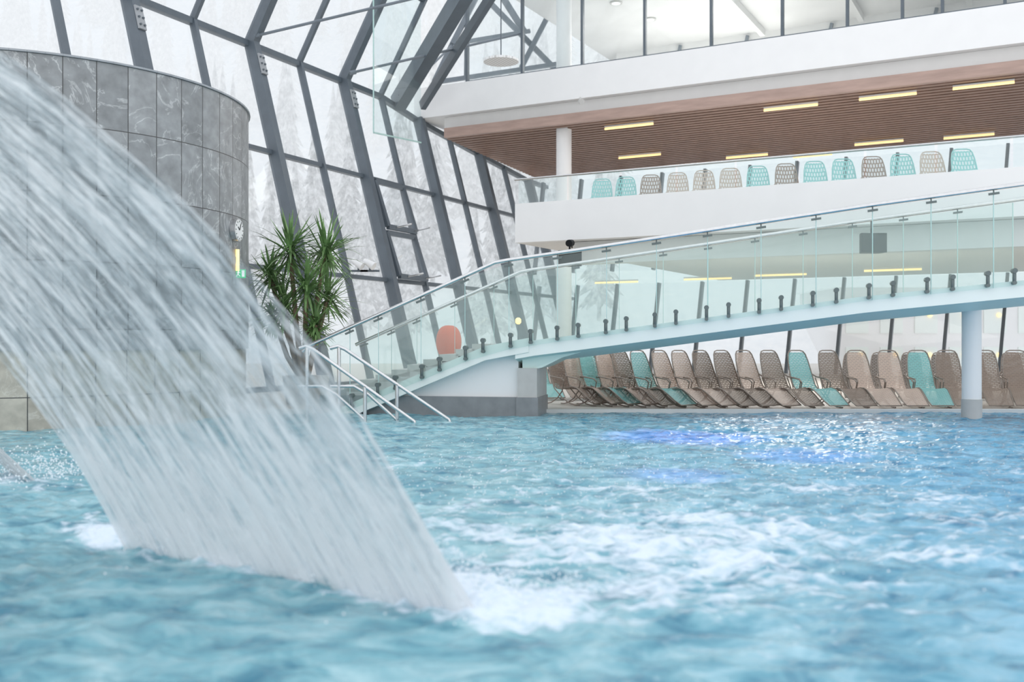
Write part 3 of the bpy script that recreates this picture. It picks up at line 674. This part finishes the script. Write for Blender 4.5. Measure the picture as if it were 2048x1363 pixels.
# ---------------- water ----------------
A=np.array([-.21,5.11]); Bp=np.array([-2.65,6.94]); AB=Bp-A
def g(x,y,cx,cy,sx,sy): return math.exp(-((x-cx)/sx)**2-((y-cy)/sy)**2)
def foam(x,y):
    t=((x-A[0])*AB[0]+(y-A[1])*AB[1])/AB.dot(AB); tc_=min(1.08,max(-.05,t))
    dx=x-(A[0]+AB[0]*tc_); dy=y-(A[1]+AB[1]*tc_); nn=(dx*.6+dy*.8); dist=math.hypot(dx,dy)
    f=.95*math.exp(-(dist/(.55 if nn>0 else .20))**2)
    f+=.62*g(x,y,.45,6.1,1.1,1.05)+.46*g(x,y,.2,7.8,1.6,1.2)+.46*g(x,y,1.5,6.7,1.2,1.0)+.46*g(x,y,2.9,7.6,1.6,.5)+.40*g(x,y,-3.9,7.5,1.3,.6)+.36*g(x,y,1.2,5.3,.9,.5)
    f+=.32*g(x,y,-.4,11,1.3,1.4)+.75*g(x,y,-4.9,10.2,.7,.6)+.30*g(x,y,-3.4,9.3,1.6,.7)+.32*g(x,y,1.6,9.5,1.8,1.0)+.24*g(x,y,4.0,9,2.4,2.0)+.24*g(x,y,3,6.2,1.2,.8)
    return f
rows=520; cols=680
Ys=[-3,-1,.5,1.5,2.4]+list(np.exp(np.linspace(math.log(3.0),math.log(19.5),rows-5)))
V=np.zeros((rows,cols,3)); FM=np.zeros((rows,cols))
nz=noise.noise
for j,Y in enumerate(Ys):
    W=.58*max(Y,3)+2.6
    for i_ in range(cols):
        x=-W+2*W*i_/(cols-1)
        wx=x+.25*nz(Vector((x*.8,Y*.8,5)))
        h=.042*nz(Vector((wx*.8,Y*1.1,0)))+.032*(1-2*abs(nz(Vector((wx*2.0,Y*2.8,3)))))+.022*(1-2*abs(nz(Vector((wx*4.6,Y*6.5,7)))))
        f=foam(x,Y)
        if f>.02:
            xx=x+.3*nz(Vector((x*1.5,Y*1.5,31))); yy=Y+.3*nz(Vector((x*1.5,Y*1.5,37)))
            tex=nz(Vector((xx*1.2,yy*2.4,11)))*.6+(.28-abs(nz(Vector((xx*2.6,yy*5,13)))))*1.1+nz(Vector((xx*9,yy*14,17)))*.5
            fm=max(0,min(1,(f+tex*(1.0-.25*min(1,f))-.38)*1.25)); h+=fm*(.015+.045*nz(Vector((x*8,Y*9,21))))+ .03*max(0,min(1,f-.8))
        else: fm=0
        V[j,i_]=(x,Y,h-.02); FM[j,i_]=fm
me=bpy.data.meshes.new('pool_water')
idx=np.arange(rows*cols).reshape(rows,cols)
q=np.stack([idx[:-1,:-1],idx[:-1,1:],idx[1:,1:],idx[1:,:-1]],-1).reshape(-1,4)
me.vertices.add(rows*cols); me.vertices.foreach_set('co',V.reshape(-1))
me.loops.add(q.size); me.loops.foreach_set('vertex_index',q.reshape(-1))
me.polygons.add(len(q)); me.polygons.foreach_set('loop_start',np.arange(0,q.size,4)); me.polygons.foreach_set('loop_total',np.full(len(q),4))
me.update(calc_edges=True); me.validate()
me.polygons.foreach_set('use_smooth',[True]*len(q))
at=me.attributes.new('foam','FLOAT','POINT'); at.data.foreach_set('value',FM.reshape(-1))
m,nt,out=new_mat('pool_water'); b=N(nt,'ShaderNodeBsdfPrincipled')
tcd=N(nt,'ShaderNodeTexCoord'); mp=N(nt,'ShaderNodeMapping'); mp.inputs['Scale'].default_value=(1,1.6,1); nt.links.new(tcd.outputs['Object'],mp.inputs[0])
n1=N(nt,'ShaderNodeTexNoise'); n1.inputs['Scale'].default_value=2.0; n1.inputs['Detail'].default_value=8; n1.inputs['Distortion'].default_value=.9; n1.inputs['Roughness'].default_value=.62; nt.links.new(mp.outputs[0],n1.inputs['Vector'])
r=N(nt,'ShaderNodeValToRGB'); e_=r.color_ramp.elements; e_[0].position=.32; e_[0].color=(.05,.19,.28,1); e_[1].position=.70; e_[1].color=(.42,.63,.68,1)
k=e_.new(.49); k.color=(.185,.41,.48,1)
nt.links.new(n1.outputs['Fac'],r.inputs[0])
sx=N(nt,'ShaderNodeSeparateXYZ'); nt.links.new(tcd.outputs['Object'],sx.inputs[0])
mr=N(nt,'ShaderNodeMapRange'); mr.inputs['From Min'].default_value=0; mr.inputs['From Max'].default_value=4.5; mr.inputs['To Max'].default_value=.70; nt.links.new(sx.outputs['X'],mr.inputs['Value'])
mxb=N(nt,'ShaderNodeMixRGB',blend_type='MULTIPLY'); mxb.inputs['Color2'].default_value=(.50,.80,1.15,1); nt.links.new(mr.outputs[0],mxb.inputs['Fac']); nt.links.new(r.outputs[0],mxb.inputs['Color1'])
atn=N(nt,'ShaderNodeAttribute'); atn.attribute_name='foam'
nf=N(nt,'ShaderNodeTexNoise'); nf.inputs['Scale'].default_value=13; nf.inputs['Detail'].default_value=7; nf.inputs['Roughness'].default_value=.65; nt.links.new(mp.outputs[0],nf.inputs['Vector'])
fa=N(nt,'ShaderNodeMath',operation='MULTIPLY_ADD'); fa.inputs[1].default_value=2.3; nt.links.new(nf.outputs['Fac'],fa.inputs[0]); 
fs=N(nt,'ShaderNodeMath',operation='MULTIPLY_ADD'); fs.inputs[1].default_value=1.3; fs.inputs[2].default_value=-1.38; nt.links.new(atn.outputs['Fac'],fs.inputs[0]); nt.links.new(fs.outputs[0],fa.inputs[2]); fa.use_clamp=True
fm2=N(nt,'ShaderNodeMath',operation='MULTIPLY'); nt.links.new(fa.outputs[0],fm2.inputs[0]); 
st=N(nt,'ShaderNodeMath',operation='MULTIPLY',use_clamp=True); st.inputs[1].default_value=2.5; nt.links.new(atn.outputs['Fac'],st.inputs[0]); nt.links.new(st.outputs[0],fm2.inputs[1])
mx=N(nt,'ShaderNodeMixRGB'); mx.inputs['Color2'].default_value=(.70,.79,.88,1); nt.links.new(fm2.outputs[0],mx.inputs['Fac']); nt.links.new(mxb.outputs[0],mx.inputs['Color1'])
nt.links.new(mx.outputs[0],b.inputs['Base Color'])
rr_=N(nt,'ShaderNodeMath',operation='MULTIPLY_ADD'); rr_.inputs[1].default_value=.5; rr_.inputs[2].default_value=.05; nt.links.new(fm2.outputs[0],rr_.inputs[0]); nt.links.new(rr_.outputs[0],b.inputs['Roughness'])
b.inputs['IOR'].default_value=1.33
bpn=N(nt,'ShaderNodeBump'); bpn.inputs['Strength'].default_value=.85; bpn.inputs['Distance'].default_value=.03
n3=N(nt,'ShaderNodeTexNoise'); n3.inputs['Scale'].default_value=10; n3.inputs['Detail'].default_value=5; nt.links.new(mp.outputs[0],n3.inputs['Vector']); nt.links.new(n3.outputs['Fac'],bpn.inputs['Height']); nt.links.new(bpn.outputs[0],b.inputs['Normal'])
nt.links.new(b.outputs[0],out.inputs[0])
me.materials.append(m)
wo=bpy.data.objects.new('pool_water',me); COL.objects.link(wo); tag(wo,'rippling turquoise pool water with white foam','water',kind='stuff')

# ---------------- water curtain ----------------
px=[-2.61,-2.15,-1.64,-1.18,-.775,-.495,-.21,-3.1,-3.7,-4.3]; pz=[2.86,2.53,2.02,1.51,.945,.51,0,3.14,3.38,3.5]
pf=np.polyfit([q+.07 for q in px],pz,4)
def curtain_mat():
    m,nt,out=new_mat('falling_water'); uv=N(nt,'ShaderNodeUVMap')
    def nse(sc,det,dist=0,ro=.5):
        mp=N(nt,'ShaderNodeMapping'); mp.inputs['Scale'].default_value=sc; nt.links.new(uv.outputs[0],mp.inputs[0])
        n=N(nt,'ShaderNodeTexNoise'); n.inputs['Scale'].default_value=1; n.inputs['Detail'].default_value=det; n.inputs['Distortion'].default_value=dist; n.inputs['Roughness'].default_value=ro; nt.links.new(mp.outputs[0],n.inputs['Vector']); return n
    a=nse((22,3.2,1),6,.35,.62); c=nse((4,1.1,1),3); bd=nse((38,11,1),2)
    s1=N(nt,'ShaderNodeMath',operation='MULTIPLY_ADD'); s1.inputs[1].default_value=.40; nt.links.new(c.outputs['Fac'],s1.inputs[0])
    s2=N(nt,'ShaderNodeMath',operation='MULTIPLY_ADD'); s2.inputs[1].default_value=1.2; s2.inputs[2].default_value=-.43; nt.links.new(a.outputs['Fac'],s2.inputs[0])
    s3=N(nt,'ShaderNodeMath',operation='MULTIPLY_ADD'); s3.inputs[1].default_value=.28; nt.links.new(bd.outputs['Fac'],s3.inputs[0]); nt.links.new(s2.outputs[0],s3.inputs[2]); nt.links.new(s3.outputs[0],s1.inputs[2])
    sv=N(nt,'ShaderNodeSeparateXYZ'); nt.links.new(uv.outputs[0],sv.inputs[0])
    fr=N(nt,'ShaderNodeMath',operation='MODULO'); fr.inputs[1].default_value=5.0; nt.links.new(sv.outputs['Y'],fr.inputs[0])
    mr=N(nt,'ShaderNodeMapRange'); mr.inputs['From Min'].default_value=3.7; mr.inputs['From Max'].default_value=4.6; mr.inputs['To Min'].default_value=0; mr.inputs['To Max'].default_value=.20; nt.links.new(fr.outputs[0],mr.inputs['Value'])
    ad=N(nt,'ShaderNodeMath',operation='ADD'); nt.links.new(s1.outputs[0],ad.inputs[0]); nt.links.new(mr.outputs[0],ad.inputs[1])
    r=N(nt,'ShaderNodeValToRGB'); e=r.color_ramp.elements; e[0].position=.38; e[0].color=(.16,.20,.22,1); e[1].position=.62; e[1].color=(.97,.98,.99,1); k=e.new(.50); k.color=(.58,.64,.67,1)
    nt.links.new(ad.outputs[0],r.inputs[0])
    b=N(nt,'ShaderNodeBsdfPrincipled'); nt.links.new(r.outputs[0],b.inputs['Base Color']); b.inputs['Roughness'].default_value=.08; b.inputs['IOR'].default_value=1.45
    bp_=N(nt,'ShaderNodeBump'); bp_.inputs['Strength'].default_value=.8; bp_.inputs['Distance'].default_value=.06; nt.links.new(s3.outputs[0],bp_.inputs['Height']); nt.links.new(bp_.outputs[0],b.inputs['Normal'])
    tr=N(nt,'ShaderNodeBsdfTransparent'); tr.inputs[0].default_value=(.95,.98,.99,1)
    tl=N(nt,'ShaderNodeBsdfTranslucent'); nt.links.new(r.outputs[0],tl.inputs[0])
    m1=N(nt,'ShaderNodeMixShader'); m1.inputs[0].default_value=.40; nt.links.new(b.outputs[0],m1.inputs[1]); nt.links.new(tl.outputs[0],m1.inputs[2])
    al=N(nt,'ShaderNodeMapRange'); al.inputs['From Min'].default_value=.42; al.inputs['From Max'].default_value=.64; al.inputs['To Min'].default_value=.16; al.inputs['To Max'].default_value=.82; nt.links.new(ad.outputs[0],al.inputs['Value'])
    m2=N(nt,'ShaderNodeMixShader'); nt.links.new(al.outputs[0],m2.inputs[0]); nt.links.new(tr.outputs[0],m2.inputs[1]); nt.links.new(m1.outputs[0],m2.inputs[2])
    nt.links.new(m2.outputs[0],out.inputs[0]); return m
M_fall=curtain_mat()
def curtain(name,xr,fz,off,width,label,back=.08,zmin=-.03,S=110,Tn=150,k=1.0):
    mb=MB(); uvs=[]
    for layer in range(2):
        n0=len(mb.v)
        for j in range(Tn+1):
            x=xr[0]+(xr[1]-xr[0])*j/Tn; z=fz(x)
            for i_ in range(S+1):
                s=i_/S
                w=nz(Vector((s*22,j/Tn*3,layer*9)))*.045*k+nz(Vector((s*60,j/Tn*6,layer*9+4)))*.018*k
                ex=-back*layer
                wob=(nz(Vector((j/Tn*7,layer*5,1)))*.04)*(1 if s<.05 or s>.95 else 0)*k
                mb.v.append(Vector((off[0]*s+x+ex-w*.6+wob,off[1]*s+width+w*.2,max(zmin,z-w*.5)))); uvs.append((s*3.0+layer*7,j/Tn*4.6+layer*5))
        for j in range(Tn):
            for i_ in range(S):
                n=n0+j*(S+1)+i_; mb.f.append((n,n+1,n+S+2,n+S+1)); mb.m.append(0)
    o=mb.obj(name,M_fall,origin=(xr[1],width,0),uvs=uvs,smooth=True); return tag(o,label,'waterfall',kind='stuff')
curtain('water_curtain',(-4.2,-.10),lambda x: float(np.polyval(pf,x)),(-2.44,1.83),5.0,'broad sheet of falling water pouring into the pool')
def fz2(x): 
    u=(x+6.7)/2.0; return 1.15-1.15*max(0,u)**1.8
curtain('water_jet',(-7.4,-4.7),fz2,(-.45,.55),9.9,'small arching water jet splashing into the pool',S=30,Tn=60,k=.6)
mb=MB()
def drop(c,r):
    n=len(mb.v)
    for dx,dy,dz in ((0,0,1),(1,0,0),(0,1,0),(-1,0,0),(0,-1,0),(0,0,-1)): mb.v.append(Vector((c[0]+dx*r,c[1]+dy*r,c[2]+dz*r)))
    for f in ((0,1,2),(0,2,3),(0,3,4),(0,4,1),(5,2,1),(5,3,2),(5,4,3),(5,1,4)): mb.f.append(tuple(n+q for q in f)); mb.m.append(0)
for _ in range(2600):
    t=random.uniform(-.05,1.05); p=A+AB*t; sp=abs(random.gauss(0,.35)); 
    drop((p[0]+sp*.8+random.gauss(0,.1),p[1]+sp*.6+random.gauss(0,.14),abs(random.gauss(0,.08))+.03),random.uniform(.003,.008))
for _ in range(1100):
    x=random.gauss(.4,1.3); y=random.gauss(9.5,2.2)
    if y>4.6: drop((x,y,abs(random.gauss(0,.06))+.04),random.uniform(.003,.009))
for _ in range(250):
    x=random.gauss(4.5,1.5); y=random.gauss(9.5,1.8)
    if y>5: drop((x,y,abs(random.gauss(0,.05))+.04),random.uniform(.003,.007))
for _ in range(900):
    drop((random.gauss(-4.7,.5),random.gauss(10.2,.35),abs(random.gauss(0,.14))+.03),random.uniform(.005,.012))
M_drop=pbr('white_spray',(.88,.92,.95),.2)
o=mb.obj('water_spray',M_drop,smooth=True); tag(o,'fine white droplets splashing above the water','spray',kind='stuff')

# ---------------- lights / world ----------------
w=bpy.data.worlds.new('World'); scene.world=w; w.use_nodes=True; nt=w.node_tree; nt.nodes.clear()
bg=nt.nodes.new('ShaderNodeBackground'); wo_=nt.nodes.new('ShaderNodeOutputWorld')
tcw=nt.nodes.new('ShaderNodeTexCoord'); sp=nt.nodes.new('ShaderNodeSeparateXYZ'); rp=nt.nodes.new('ShaderNodeValToRGB')
rp.color_ramp.elements[0].color=(.95,.96,.98,1); rp.color_ramp.elements[1].color=(.90,.94,1,1)
nt.links.new(tcw.outputs['Generated'],sp.inputs[0]); nt.links.new(sp.outputs['Z'],rp.inputs[0]); nt.links.new(rp.outputs[0],bg.inputs[0]); bg.inputs[1].default_value=1.2
nt.links.new(bg.outputs[0],wo_.inputs[0])
def area(name,loc,target,size,power,col=(1,1,1)):
    l=bpy.data.lights.new(name,'AREA'); l.size=size; l.energy=power; l.color=col; o=bpy.data.objects.new(name,l); COL.objects.link(o); o.location=loc
    o.rotation_euler=(Vector(target)-Vector(loc)).to_track_quat('-Z','Y').to_euler(); return o
def spot(name,loc,target,power,col,ang,blend=1.0):
    l=bpy.data.lights.new(name,'SPOT'); l.energy=power; l.color=col; l.spot_size=ang; l.spot_blend=blend; l.shadow_soft_size=.2; o=bpy.data.objects.new(name,l); COL.objects.link(o); o.location=loc
    o.rotation_euler=(Vector(target)-Vector(loc)).to_track_quat('-Z','Y').to_euler(); return o
spot('violet_standin_spot',(2.7,14.4,6.5),(2.5,14.4,0),1500,(.32,.10,1),math.radians(26))  # spots added overhead, standing in for violet light inside the pool
spot('violet_standin_spot',(3.6,12.2,5.5),(3.5,12.2,0),600,(.32,.10,1),math.radians(20))
spot('violet_standin_spot',(1.7,10.4,5.5),(1.7,10.4,0),550,(.32,.10,1),math.radians(16))
area('gallery_fill',(9,34,8.6),(9,34,4.6),6,300,(1,.92,.82))  # unseen fill added to brighten under the slatted ceiling
area('gallery_fill_upper',(8,40,14.2),(8,40,11),6,450,(1,.97,.94))  # unseen fill added to brighten the top floor
area('undercroft_fill',(9,30,3.9),(9,30,0),6,350,(1,.95,.9))  # unseen fill added below the balcony slab

cam=bpy.data.cameras.new('camera'); co=bpy.data.objects.new('camera',cam); COL.objects.link(co); scene.camera=co
co.location=(0,0,CZ); co.rotation_euler=(math.radians(90),0,0)
cam.sensor_width=36; cam.lens=F*36/2048; cam.clip_end=500
cam.dof.use_dof=True; cam.dof.focus_distance=20; cam.dof.aperture_fstop=1.1
scene.view_settings.view_transform='Standard'; scene.view_settings.look='None'; scene.view_settings.exposure=0.2
